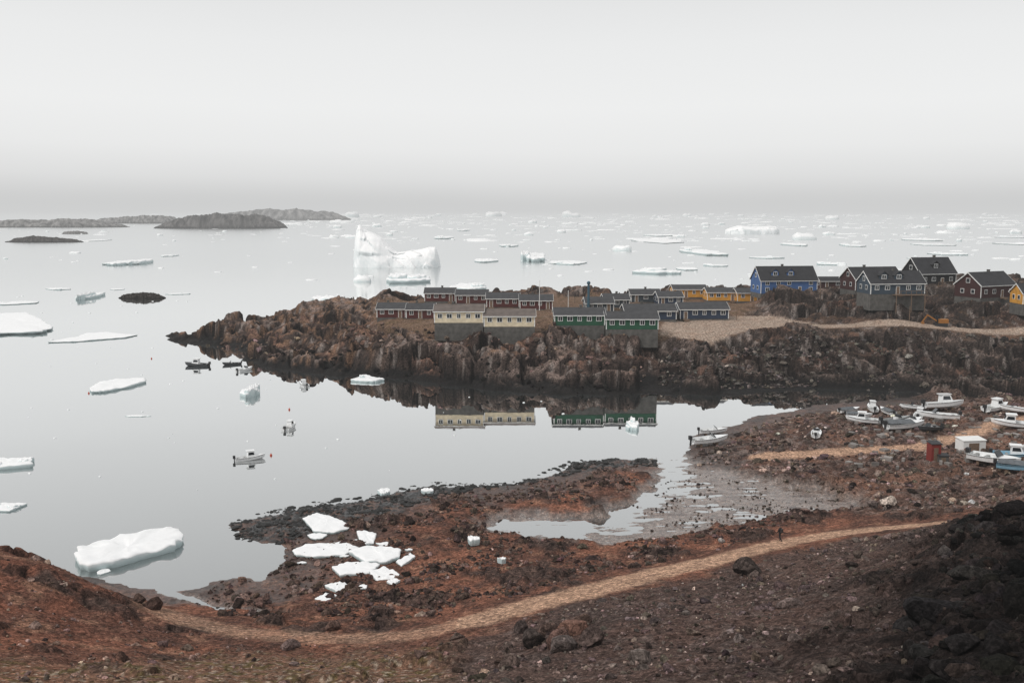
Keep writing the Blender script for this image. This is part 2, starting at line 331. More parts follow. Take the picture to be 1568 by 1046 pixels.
mixc(T['dark']*.94,(.008,.007,.007));mixc(T['dark']*smooth(.1,.4,n3)*.25,(.024,.02,.02))
R=far
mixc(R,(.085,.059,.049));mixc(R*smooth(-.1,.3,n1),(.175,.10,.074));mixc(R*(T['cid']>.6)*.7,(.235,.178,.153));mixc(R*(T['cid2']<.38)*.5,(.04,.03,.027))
mixc(R*smooth(.5,1.1,slope)*.78,(.026,.020,.018));mixc(R*(1-T['crack'])*.93,(.006,.005,.005));mixc(R*(1-T['crack2'])*.7,(.010,.008,.0075))  # crevice shade painted into the rock colour along the cracks
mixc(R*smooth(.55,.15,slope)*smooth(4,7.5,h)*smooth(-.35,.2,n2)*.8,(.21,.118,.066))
mixc(R*smooth(.0,.3,n2)*smooth(-25,-50,X)*.5,(.28,.165,.105))
mixc(R*smooth(35,70,X)*smooth(-.4,.3,n2)*.7*(1-T['town']),(.034,.028,.025))
mixc(R*smooth(.2,.4,fbm(X/2,Y/5,3,131))*smooth(1.5,4,h)*.5,(.32,.275,.25))
mixc(R*T['town']*.75,(.18,.115,.078));mixc(R*T['town']*smooth(0,.3,n2)*.5,(.09,.07,.04))
wetb=smooth(2.6,1.1,h+n2*1.1)*R
mixc(wetb*.97,(.005,.0045,.0043))
nb=smooth(.9,.25,h+n3*.3)*(1-far)
mixc(nb*.65,(.045,.031,.025))
wd=psdf(WEED,X,Y)+n2*4
wm=smooth(-.5,1,wd)*smooth(-.08,.1,fbm(X/2.2,Y/1.5,4,141)+.03)
mixc(wm*.98,(.005,.0045,.0038))
mixc(T['pm']*.9,(.19,.14,.115));mixc(T['pm']*smooth(0,.3,fbm(X/4,Y/1.2,4,143))*.8,(.085,.05,.038));mixc(T['pm']*smooth(.1,.35,n3)*.35,(.36,.33,.31))
sand=smooth(210,230,Y)[:,None]
rc_=np.array((.50,.315,.215))*(1-sand)+np.array((.38,.295,.235))*sand
m_=(T['road']*(1-.5*(X<U(700,950,5)[0])*(Y<200))*.95)[:,None];col=col*(1-m_)+rc_*m_
mixc(T['road']*smooth(0,.35,n2)*.35,(.32,.2,.14));mixc(T['road']*smooth(.1,.35,n3)*.3,(.24,.155,.12))
wet=np.clip(nb*.6+wetb*.2+wm*.25+T['pm']*(.62+.38*smooth(.12,.02,h)),0,1)
hh=h+wm*np.abs(fbm(X/.7,Y/.7,2,151))*.5
V=np.stack([X,Y,hh],1)
nr,nc=Xg.shape
I=np.arange(nr*nc).reshape(nr,nc)
Fq=np.stack([I[:-1,:-1].ravel(),I[:-1,1:].ravel(),I[1:,1:].ravel(),I[1:,:-1].ravel()],1)
keep=(h[Fq].max(1)>-1.2);Fq=Fq[keep]
used=np.zeros(len(V),bool);used[Fq]=True;rm=np.cumsum(used)-1
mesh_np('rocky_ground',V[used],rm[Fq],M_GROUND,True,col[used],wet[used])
# ------------------------------------------------------------------ scattered rocks
def templ(seed):
    r=np.random.default_rng(seed);bm=bmesh.new();bmesh.ops.create_icosphere(bm,subdivisions=2,radius=1)
    v=np.array([p.co[:] for p in bm.verts]);f=np.array([[q.index for q in p.verts] for p in bm.faces]);bm.free()
    for k in range(11):
        nn=r.normal(size=3);nn/=np.linalg.norm(nn);o=r.uniform(.45,.8);d=v@nn-o;v=v-np.maximum(d,0)[:,None]*nn
    return v+r.normal(size=v.shape)*.03,f
TPL=[templ(200+i) for i in range(14)]
def scatter(name,P,sizes,colf,flat=.7,sink=.3,mat_=None,wet=0.,zmin=None):
    P=np.asarray(P);t=terrain(P[:,0],P[:,1]);z=t['h'];VV=[];FF=[];CC=[];b=0
    if zmin is not None: z=np.maximum(z,zmin)
    cc=colf(P,t)
    for i in range(len(P)):
        v,f=TPL[rng.integers(len(TPL))];s=sizes[i]
        R=np.array(Euler(rng.uniform(0,6.28,3)).to_matrix())
        w=(v*np.array([1,rng.uniform(.6,1),rng.uniform(.5,.9)]))@R.T
        w=w*s;w[:,2]*=flat
        w+=np.array([P[i,0],P[i,1],z[i]+s*flat*(.6-sink*1.5)])
        VV.append(w);FF.append(f+b);b+=len(v);CC.append(np.repeat(cc[i][None],len(v),0))
    VV=np.concatenate(VV);
    return mesh_np(name,VV,np.concatenate(FF),mat_ or M_ROCK,False,np.concatenate(CC),np.full(len(VV),wet))
def inpoly(P,nn,cl=None,thr=0.):
    P=np.array(P);lo=P.min(0);hi=P.max(0);out=[]
    q=rng.uniform(lo,hi,(nn*6,2));s=psdf([tuple(p) for p in P],q[:,0],q[:,1])>0
    if cl: s&=(fbm(q[:,0]/cl,q[:,1]/cl,3,777)+rng.normal(size=len(q))*.12>thr)
    return q[s][:nn]
def offroad(P):
    t=terrain(P[:,0],P[:,1]);return P[(t['road']<.25)&(t['h']>.02)&(t['pm']<.5)]
def cgrey(base,sp=.35):
    base=np.array(base)
    def f(P,t):
        c=base*np.exp(rng.normal(size=(len(P),1))*sp)*(1+rng.normal(size=(len(P),3))*.05)
        d=(1-.88*t['dark'])[:,None];return np.clip(c*d,.005,.6)
    return f
SCP=[(-5,42),(-4,58),U(800,960,5.6),U(900,932,5.2),U(1100,884,4.8),U(1300,845,4.8),U(1480,818,6.5),(75,108),(75,30),(10,30)]
p=offroad(inpoly(SCP,12000,5,-.2))
scatter('scree_stones',p,np.clip(.1*np.exp(rng.normal(size=len(p))*.65),.05,.8),cgrey((.13,.098,.086),.55))
p=offroad(inpoly(SCP,900,6,.05))
scatter('scree_boulders',p,np.clip(.36*np.exp(rng.normal(size=len(p))*.5),.2,1.4),cgrey((.1,.075,.066)))
p=inpoly([(14,34),(24,57),(37,80),(50,98),(80,105),(80,40),(40,30)],2400,5,-.15)
scatter('crag_boulders',p,np.clip(.45*np.exp(rng.normal(size=len(p))*.6),.15,2.),cgrey((.08,.07,.066)))
p=offroad(inpoly(YARD,4000,5,-.1))
scatter('shore_rubble',p,np.clip(.31*np.exp(rng.normal(size=len(p))*.55),.12,1.3),cgrey((.12,.088,.075),.75))
beach=[U(250,935,1),U(440,830),U(560,790),U(700,760),U(1000,712),U(960,765),U(740,800),U(740,815),U(950,842),U(1200,803),U(1300,800),U(1100,838,3),U(900,885,3),U(700,935,4),U(500,960,3)]
p=offroad(inpoly(beach,5000,6,0.0))
scatter('beach_stones',p,np.clip(.18*np.exp(rng.normal(size=len(p))*.65),.06,.9),cgrey((.085,.058,.049),.6))
p=inpoly([U(*q) for q in [(960,760),(1050,722),(1200,745),(1300,762),(1310,790),(1100,815),(1000,815)]],600,4,.05)
scatter('tidal_flat_stones',p,np.clip(.13*np.exp(rng.normal(size=len(p))*.5),.06,.5),cgrey((.06,.048,.042),.5))
p=offroad(inpoly([U(0,840,8),U(250,920,4),U(500,990,5),U(760,990,6),(2,50),(-60,45),(-75,70)],1900,5,.0))
scatter('foreground_stones',p,np.clip(.11*np.exp(rng.normal(size=len(p))*.65),.04,.8),cgrey((.17,.115,.095),.5))
p=inpoly([U(1010,525,7.5),U(1280,520,7.5),U(1300,580,1.5),U(1180,590,1),U(1010,590,1)],1500,7,-.1)
scatter('cliff_rubble',p,np.clip(.45*np.exp(rng.normal(size=len(p))*.45),.2,1.4),cgrey((.07,.059,.053),.55))
p=inpoly([U(300,522,1),U(450,508,4.5),U(560,500,6),U(690,520,7.5),U(1000,524,7),U(1000,575,3),U(850,580,2),U(700,570,2),U(560,555,2),U(400,545,2)],550,6,.0)
scatter('headland_boulders',p,np.clip(.55*np.exp(rng.normal(size=len(p))*.5),.25,1.7),cgrey((.105,.073,.06),.6))
p=inpoly([U(400,555,1),U(600,575,.5),U(850,600,.5),U(1000,600,.5),U(1000,590,2),U(850,585,1),U(700,575,1),U(560,560,1),U(430,550,1)],260,7,0)
scatter('cliff_foot_boulders',p,np.clip(.6*np.exp(rng.normal(size=len(p))*.4),.3,1.6),cgrey((.015,.013,.012),.4))
p=inpoly([U(1290,522,7.5),U(1640,522,7.5),U(1640,600,1.6),U(1300,590,1.3)],900,8,.05)
scatter('hillside_boulders',p,np.clip(.4*np.exp(rng.normal(size=len(p))*.5),.2,1.4),cgrey((.07,.06,.053),.5))
M_KELP=mat('kelp',(.006,.0055,.004),.6,.4,4,.5)
q=inpoly(WEED,3400,4,-.04)
scatter('kelp_beds',q,np.clip(.3*np.exp(rng.normal(size=len(q))*.45),.12,.9),lambda P,t:np.tile(np.array((.012,.011,.008)),(len(P),1)),.4,.25,M_KELP,zmin=-.12)
def boulder(px,py,s,c,name='boulder',sq=.8):
    x,y,z=G(px,py)
    bm=bmesh.new();bmesh.ops.create_icosphere(bm,subdivisions=4,radius=1)
    w=np.array([q.co[:] for q in bm.verts]);ff=np.array([[k.index for k in q.verts] for q in bm.faces]);bm.free()
    r=np.random.default_rng(int(px))
    for k in range(14):
        nn=r.normal(size=3);nn/=np.linalg.norm(nn);o=r.uniform(.5,.85);d=w@nn-o;w=w-np.maximum(d,0)[:,None]*nn*.95
    w=w+.05*fbm(w[:,0]*3+w[:,2]*2,w[:,1]*3-w[:,2],4,int(px))[:,None]*w
    w=w*np.array([s,s*.8,s*sq])+np.array([x,y,z+s*sq*.45])
    mesh_np(name,w,ff,M_ROCK,False,np.tile(np.array(c),(len(w),1)),np.zeros(len(w)))
boulder(1144,880,1.4,(.055,.042,.037),sq=.8)
for a in [(838,985,1.1,(.1,.067,.056)),(875,985,1.3,(.17,.095,.072)),(860,1003,1.2,(.13,.078,.064)),(905,1003,1.1,(.08,.057,.05)),(815,1000,1.2,(.05,.039,.035)),(890,965,.9,(.12,.08,.065)),(800,975,.8,(.06,.045,.041)),(780,1035,.9,(.15,.11,.095)),(980,1035,1.0,(.16,.13,.115)),(445,998,.9,(.14,.1,.09)),(1360,772,1.1,(.5,.42,.36)),(1335,775,.8,(.14,.11,.1)),(1105,830,.5,(.35,.32,.3)),(660,945,.6,(.1,.07,.06)),(235,935,1.,(.07,.043,.035)),(215,930,.8,(.085,.055,.045)),(510,965,.7,(.11,.068,.055)),(1470,1035,.9,(.016,.014,.014)),(1215,1010,.5,(.13,.1,.09)),(700,985,.7,(.11,.08,.068)),(1130,1000,.45,(.15,.12,.11)),(1050,960,.4,(.12,.1,.09))]: boulder(*a)
# ------------------------------------------------------------------ sea
def sea_mat():
    m=bpy.data.materials.new('sea_water');m.use_nodes=True;nt=m.node_tree;N=nt.nodes;Lk=nt.links;N.clear()
    out=N.new('ShaderNodeOutputMaterial');df=N.new('ShaderNodeBsdfDiffuse');gl=N.new('ShaderNodeBsdfGlossy');mx=N.new('ShaderNodeMixShader')
    df.inputs[0].default_value=(.035,.042,.042,1);gl.inputs[0].default_value=(.98,.99,.988,1)
    lw=N.new('ShaderNodeLayerWeight');lw.inputs[0].default_value=.5
    cr=N.new('ShaderNodeValToRGB');e=cr.color_ramp.elements;e[0].position=0;e[0].color=(.04,)*3+(1,);e[1].position=1;e[1].color=(.92,)*3+(1,)
    for p_,v in((.4,.25),(.62,.55),(.72,.71),(.8,.85),(.9,.91)): q=e.new(p_);q.color=(v,v,v,1)
    Lk.new(lw.outputs['Facing'],cr.inputs[0]);Lk.new(cr.outputs[0],mx.inputs[0]);Lk.new(df.outputs[0],mx.inputs[1]);Lk.new(gl.outputs[0],mx.inputs[2])
    tc=N.new('ShaderNodeTexCoord');nz=N.new('ShaderNodeTexNoise');nz.inputs['Scale'].default_value=.35;nz.inputs['Detail'].default_value=4
    sp=N.new('ShaderNodeSeparateXYZ');Lk.new(tc.outputs['Object'],sp.inputs[0])
    mr=N.new('ShaderNodeMapRange');mr.interpolation_type='SMOOTHSTEP';mr.inputs[1].default_value=270;mr.inputs[2].default_value=900;mr.inputs[3].default_value=.01;mr.inputs[4].default_value=.22
    Lk.new(sp.outputs[1],mr.inputs[0]);Lk.new(mr.outputs[0],gl.inputs['Roughness'])
    Lk.new(tc.outputs['Object'],nz.inputs['Vector']);bp=N.new('ShaderNodeBump');bp.inputs['Strength'].default_value=.07;bp.inputs['Distance'].default_value=.05
    Lk.new(nz.outputs['Fac'],bp.inputs['Height']);Lk.new(bp.outputs[0],gl.inputs['Normal']);Lk.new(mx.outputs[0],out.inputs[0]);return m
mesh_py('sea_water',[(-30000,-2000,0),(30000,-2000,0),(30000,60000,0),(-30000,60000,0)],[(0,1,2,3)],sea_mat())
# ------------------------------------------------------------------ ice
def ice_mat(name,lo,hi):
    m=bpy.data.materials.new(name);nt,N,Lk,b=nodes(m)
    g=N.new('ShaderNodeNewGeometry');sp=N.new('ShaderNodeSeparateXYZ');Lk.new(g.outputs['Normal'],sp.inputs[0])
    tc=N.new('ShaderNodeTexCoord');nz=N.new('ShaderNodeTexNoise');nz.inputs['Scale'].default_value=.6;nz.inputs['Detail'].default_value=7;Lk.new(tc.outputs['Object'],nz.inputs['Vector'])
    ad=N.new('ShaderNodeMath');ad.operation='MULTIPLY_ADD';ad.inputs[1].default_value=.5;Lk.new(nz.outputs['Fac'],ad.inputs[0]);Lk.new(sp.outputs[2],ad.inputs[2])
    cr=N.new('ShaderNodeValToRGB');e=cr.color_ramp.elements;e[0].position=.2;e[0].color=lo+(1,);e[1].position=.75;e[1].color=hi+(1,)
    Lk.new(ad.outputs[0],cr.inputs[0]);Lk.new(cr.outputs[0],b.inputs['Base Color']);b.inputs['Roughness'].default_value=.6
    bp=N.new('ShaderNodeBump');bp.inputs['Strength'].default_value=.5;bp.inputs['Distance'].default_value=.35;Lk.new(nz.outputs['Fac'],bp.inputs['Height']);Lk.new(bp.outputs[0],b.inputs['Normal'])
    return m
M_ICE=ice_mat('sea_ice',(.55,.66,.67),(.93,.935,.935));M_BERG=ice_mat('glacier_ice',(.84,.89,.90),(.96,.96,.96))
RP=[(.0,1.),(.2,1.),(.4,1.),(.6,1.),(.78,1.),(.9,1.),(.975,.95),(1.,.78),(.985,.35),(.97,0.),(.9,-.35)]
def ring_mesh(ox,oy,cx,cy,z,t,rings,rough,seed,sc):
    V=[];seg=len(ox)
    for rad,zz in rings:
        x=ox*rad;y=oy*rad
        zt=z+t*zz+(t*rough*fbm(x/sc*2.5+seed*3.1,y/sc*2.5,3,seed)*1.6 if zz>.5 else 0)
        V.append(np.stack([cx+x,cy+y,np.full(seg,1.)*zt],1))
    m=len(rings);V=np.concatenate(V)
    I=np.arange(m*seg).reshape(m,seg);J=np.roll(I,-1,1)
    return V,np.stack([I[1:].ravel(),J[1:].ravel(),J[:-1].ravel(),I[:-1].ravel()],1)
def floe_geo(cx,cy,z,a,b,t,seg=48,seed=0,rings=RP,rough=.22,lo=.7):
    r=np.random.default_rng(seed);k=r.integers(5,10);an=np.sort(np.linspace(0,2*np.pi,k,endpoint=False)+r.uniform(-.4,.4,k)+r.uniform(0,6));rr=r.uniform(lo,1.12,k)
    px=np.cos(an)*rr;py=np.sin(an)*rr
    s=np.linspace(0,k,seg,endpoint=False);i=s.astype(int)%k;f=s-np.floor(s);j=(i+1)%k
    ox=px[i]*(1-f)+px[j]*f;oy=py[i]*(1-f)+py[j]*f
    if seg>20: ox=(ox-(ox.max()+ox.min())/2)/(ox.max()-ox.min())*2;oy=(oy-(oy.max()+oy.min())/2)/(oy.max()-oy.min())*2
    nn=1+.1*perlin(np.cos(s/k*6.28)*5+seed,np.sin(s/k*6.28)*5,seed);ox=ox*nn*a;oy=oy*nn*b
    return ring_mesh(ox,oy,cx,cy,z,t,rings,rough,seed,max(min(a,b*2),1))
def floe_poly(pts,t,name='ice_floe',ground=False,rough=.3):
    sd_[0]+=1;mx_=sum(p[0] for p in pts)/len(pts);my_=sum(p[1] for p in pts)/len(pts);zb=0.
    if ground: zb=G(mx_,my_)[2]+.02
    w=np.array([U(p[0],p[1],zb+t) for p in pts]);c=w.mean(0);w=w-c
    k=len(w);seg=72;s=np.linspace(0,k,seg,endpoint=False);i=s.astype(int);f=s-i;j=(i+1)%k
    ox=w[i,0]*(1-f)+w[j,0]*f;oy=w[i,1]*(1-f)+w[j,1]*f
    nn=1+.05*perlin(np.cos(s/k*6.28)*7+sd_[0],np.sin(s/k*6.28)*7,sd_[0]);ox=ox*nn;oy=oy*nn
    V,Fq=ring_mesh(ox,oy,c[0],c[1],zb-.02,t,RP,rough,sd_[0],max(np.abs(w).max()*.7,1))
    return mesh_np(name,V,Fq,M_ICE,True)
sd_=[0]
def floe(l,r,top,bot,t,name='ice_floe',ground=False,rough=.3,extra=3,lo=.62):
    sd_[0]+=1;c=(l+r)/2;zb=0.
    if ground: zb=G(c,(top+bot)/2)[2]+.02
    y1=U(c,bot,zb)[1];y2=U(c,top,zb+t)[1];cy=(y1+y2)/2
    xl=D(l,bot,cy)[0];xr=D(r,bot,cy)[0];a=(xr-xl)/2
    b=max((y2-y1)/2,a*.3)
    rr=np.random.default_rng(sd_[0]+500);VV=[];FF=[];o=0
    parts=[((xl+xr)/2,y1+b,a,b,t*.8)]
    for i in range(extra):
        an=rr.uniform(0,6.28);q=rr.uniform(.15,.5);d=rr.uniform(.35,.85);parts.append(((xl+xr)/2+math.cos(an)*a*d,y1+b+math.sin(an)*b*d,a*q,b*q,t*rr.uniform(.5,1.5)))
    for i,(x,y,aa,bb,tt) in enumerate(parts):
        V,Fq=floe_geo(x,y,zb-.02,aa,bb,tt,seed=sd_[0]*7+i,rough=rough,lo=lo);VV.append(V);FF.append(Fq+o);o+=len(V)
    return mesh_np(name,np.concatenate(VV),np.concatenate(FF),M_ICE,True)
for a in [(369,397,590,610,1.3),(-30,53,698,722,.8),(-20,34,767,784,.4),(180,234,395,406,1.8),(127,151,446,459,1.6),(-10,56,460,467,.5),(66,110,440,444,.4),
 (540,590,573,586,.8),(473,582,454,474,3.2),(600,640,452,462,1.5),(690,745,432,446,2.),(383,428,486,499,1.8),(727,764,395,402,1.5),(798,836,385,401,5.),(838,900,398,405,1.2),(860,925,444,458,1.8),(862,905,455,465,1.),
 (967,1037,411,420,2.2),(1036,1068,408,414,1.),(1200,1236,371,377,2.),(968,1050,365,373,1.2),(1050,1098,380,392,2.8),(985,1035,358,362,1.5),(764,794,373,378,2.),(700,720,350,354,2.),(664,694,361,366,2.5),(1080,1115,404,408,1.),
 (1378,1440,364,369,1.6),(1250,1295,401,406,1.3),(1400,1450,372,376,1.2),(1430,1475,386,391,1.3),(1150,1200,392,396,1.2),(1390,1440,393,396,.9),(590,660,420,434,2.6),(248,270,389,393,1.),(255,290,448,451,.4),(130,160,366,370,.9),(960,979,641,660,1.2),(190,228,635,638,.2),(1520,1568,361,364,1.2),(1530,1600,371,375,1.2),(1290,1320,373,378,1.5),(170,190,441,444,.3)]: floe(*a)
floe_poly([(113,845),(120,836),(150,827),(200,814),(262,803),(278,812),(281,822),(268,832),(225,843),(180,856),(135,864),(118,858)],.95,rough=.45)
floe_poly([(-30,480),(10,478),(42,478),(62,487),(82,499),(64,506),(-30,509)],1.1,rough=.35)
floe_poly([(73,523),(95,518),(118,515),(132,509),(165,508),(210,512),(190,516),(150,519),(115,522)],.35,rough=.5)
floe_poly([(137,592),(152,583),(186,579),(221,577),(224,582),(196,590),(160,597),(140,598)],.6,rough=.4)
for P,t in [([(463,791),(485,784),(505,788),(522,795),(540,805),(512,813),(480,811)],.45),([(448,840),(470,831),(500,830),(520,828),(548,824),(550,836),(528,848),(480,850),(452,847)],.4),([(546,812),(560,811),(577,815),(572,830),(553,832)],.45),
  ([(533,841),(560,834),(590,835),(614,839),(612,849),(590,858),(556,856)],.5),([(508,866),(530,859),(556,858),(582,862),(568,875),(520,878)],.4),([(565,873),(588,866),(604,872),(612,878),(603,885),(577,887)],.4),([(606,858),(628,845),(636,850),(615,865)],.3),([(497,894),(525,888),(536,895),(516,904)],.35),([(482,915),(499,906),(516,910),(496,922)],.35),([(592,888),(604,884),(613,887),(600,894)],.3)]:
    floe_poly(P,t,'stranded_ice_slab',True,.3)
for a in [(716,735,817,833,.7),(761,775,850,863,.7),(644,665,744,757,.7),(578,598,744,760,.7),(548,562,892,904,.3),(470,500,814,826,.25),(150,170,868,880,.2),(575,600,828,836,.2),(455,470,858,863,.15),(620,632,838,843,.2),(520,535,848,853,.2)]:
    floe(*a,'stranded_ice_slab',a[0]>170,.35,0,.75)
VV=[];FF=[];b0=0;k=0
LO=[(.0,1.),(.7,1.),(1.,.6),(1.02,-.2)]
while k<1900:
    Yd=math.exp(rng.uniform(math.log(560),math.log(10500)));xx=rng.uniform(-.62,.62)*Yd
    u=xx/Yd
    dn=float(fbm(np.array([u*9]),np.array([math.log(Yd)*6]),3,901)[0])
    w=smooth(-.35,.1,u)*.7+.25
    if Yd>2300: w=smooth(-.3,-.15,u)*1.0+.05
    if Yd>2300 and -.25<u<-.08: w=1.;dn=.3
    if Yd<1200: w*=.25
    if rng.uniform()>w*smooth(-.25,.3,dn): continue
    if 620<Yd<820 and -.2<u<-.03: continue
    a=np.exp(rng.normal()*.7)*2.9*(Yd/900)**.8;bb=a*rng.uniform(.2,.9);t=min(.3+rng.exponential(.1)*a*.5,6)
    if rng.uniform()<.08: t+=a*.4
    V,Fq=floe_geo(xx,Yd,-.02,a,bb,t,14,k,LO,.6);VV.append(V);FF.append(Fq+b0);b0+=len(V);k+=1
for i in range(130):
    Yd=rng.uniform(120,500);xx=rng.uniform(-.5,0.1)*Yd
    if psdf(LAND,np.array([xx]),np.array([Yd]))[0]>-3: continue
    a=rng.uniform(.1,.4)*(Yd/200);V,Fq=floe_geo(xx,Yd,-.02,a,a*.7,.08+a*.2,14,k+i,LO,.5);VV.append(V);FF.append(Fq+b0);b0+=len(V)
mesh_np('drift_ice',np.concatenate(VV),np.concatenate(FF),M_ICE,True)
def berg(name,prof,Yc,wd,seed,pw=.6,ns=150,nsz=1.):
    prof=np.array(prof,float);xs=[];zs=[]
    for q in prof:
        x,z=D(q[0],q[1],Yc);xs.append(x);zs.append(max(z,0))
    xs=np.array(xs);zs=np.array(zs);X_=np.linspace(xs[0],xs[-1],ns);Z_=np.interp(X_,xs,zs)
    u=np.linspace(-1,1,ns);Wd=wd*np.clip(1-np.abs(u)**4,0.05,1)**.5*(.6+.4*np.clip(Z_/zs.max(),0,1))
    na=60;an=np.linspace(0,np.pi,na);V=np.zeros((ns,na,3))
    for j,a in enumerate(an):
        c=math.cos(a);s=math.sin(a)
        V[:,j,0]=X_;V[:,j,1]=Yc-Wd*np.sign(c)*abs(c)**.8;V[:,j,2]=Z_*max(s,0)**pw
    w=V.reshape(-1,3);q=nsz*(fbm(w[:,0]/9+w[:,2]/14,w[:,1]/9-w[:,2]/11,4,seed))
    c1,c2,ci,tl=cell(w[:,0]/10+w[:,2]/16,w[:,1]/9+w[:,2]/9,seed,True)
    w[:,1]+=q*1.6+tl*1.6*nsz;w[:,2]+=(q*.4)*np.clip(w[:,2]/4,0,1)
    w[:,2]=np.where(w[:,2]<.2,-1,w[:,2])
    I=np.arange(ns*na).reshape(ns,na);Fq=np.stack([I[:-1,:-1].ravel(),I[1:,:-1].ravel(),I[1:,1:].ravel(),I[:-1,1:].ravel()],1)
    return mesh_np(name,w,Fq,M_BERG,True)
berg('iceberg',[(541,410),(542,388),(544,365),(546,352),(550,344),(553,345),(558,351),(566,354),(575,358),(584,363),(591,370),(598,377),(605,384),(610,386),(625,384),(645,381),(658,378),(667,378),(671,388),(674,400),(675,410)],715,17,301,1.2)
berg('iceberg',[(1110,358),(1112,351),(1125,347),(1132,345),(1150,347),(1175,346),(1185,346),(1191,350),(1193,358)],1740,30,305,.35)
# ------------------------------------------------------------------ islands
def islet(l,r,top,base,seed,dr_=.22,name='rocky_island',prof=None,c0=(.06,.053,.05)):
    c=(l+r)/2;Yc=U(c,base,0)[1];xl=D(l,base,Yc)[0];xr=D(r,base,Yc)[0];w=(xr-xl)/2;dp=w*dr_;Yc+=dp
    Ht=D(c,top,Yc)[1];nu,nv=360,90
    u=np.linspace(-1.05,1.05,nu);v=np.linspace(-1.1,1.1,nv);Ug,Vg=np.meshgrid(u,v,indexing='ij')
    e=1-(np.abs(Ug)**3+np.abs(Vg)**2.2)+.4*fbm(Ug*4+seed,Vg*2,4,seed)
    pr=np.interp(Ug,np.linspace(-1,1,len(prof)),prof) if prof else 1.
    pr=pr*(1+.35*fbm(Ug*4.5+seed,Vg*.8,3,seed+40))
    rr=ridged(Ug*9+seed,Vg*3,5,seed+3)
    z=np.where(e>0,np.clip(e*1.8,0,1)**.7*Ht*pr*(.75+.2*rr),-1)
    Vt=np.stack([(xl+xr)/2+Ug*w,Yc+Vg*dp,z],-1).reshape(-1,3)
    I=np.arange(nu*nv).reshape(nu,nv);Fq=np.stack([I[:-1,:-1].ravel(),I[1:,:-1].ravel(),I[1:,1:].ravel(),I[:-1,1:].ravel()],1)
    nn=fbm(Ug*16,Vg*5,5,seed+9).ravel()
    cc=np.array(c0)[None]*(1+1.6*nn[:,None])+0*Vt
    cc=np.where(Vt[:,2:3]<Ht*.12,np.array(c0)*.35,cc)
    mesh_np(name,Vt,Fq,M_ROCK,True,np.clip(cc,.008,.4),np.zeros(len(Vt)))
LG=(.17,.165,.16)
islet(226,430,326,350,3,.35,prof=[.35,.7,.85,1,.95,.85,.6],c0=(.09,.085,.082))
islet(285,530,319,337,5,.3,prof=[.45,.6,.8,1,.95,.8,.4],c0=LG)
islet(-60,185,334,348,8,.15,prof=[.6,.7,.9,.85,1,.8,.5],c0=LG)
islet(130,270,329,342,12,.25,prof=[.5,.8,1,.9],c0=LG)
islet(4,122,361,371,21,.2,prof=[.5,1,.8,.4],c0=(.06,.055,.052));islet(92,132,353,358,25,.3,prof=[.7,1,.7],c0=LG);islet(178,250,447,457,31,.25,prof=[.5,.9,1,.5],c0=(.04,.035,.032))
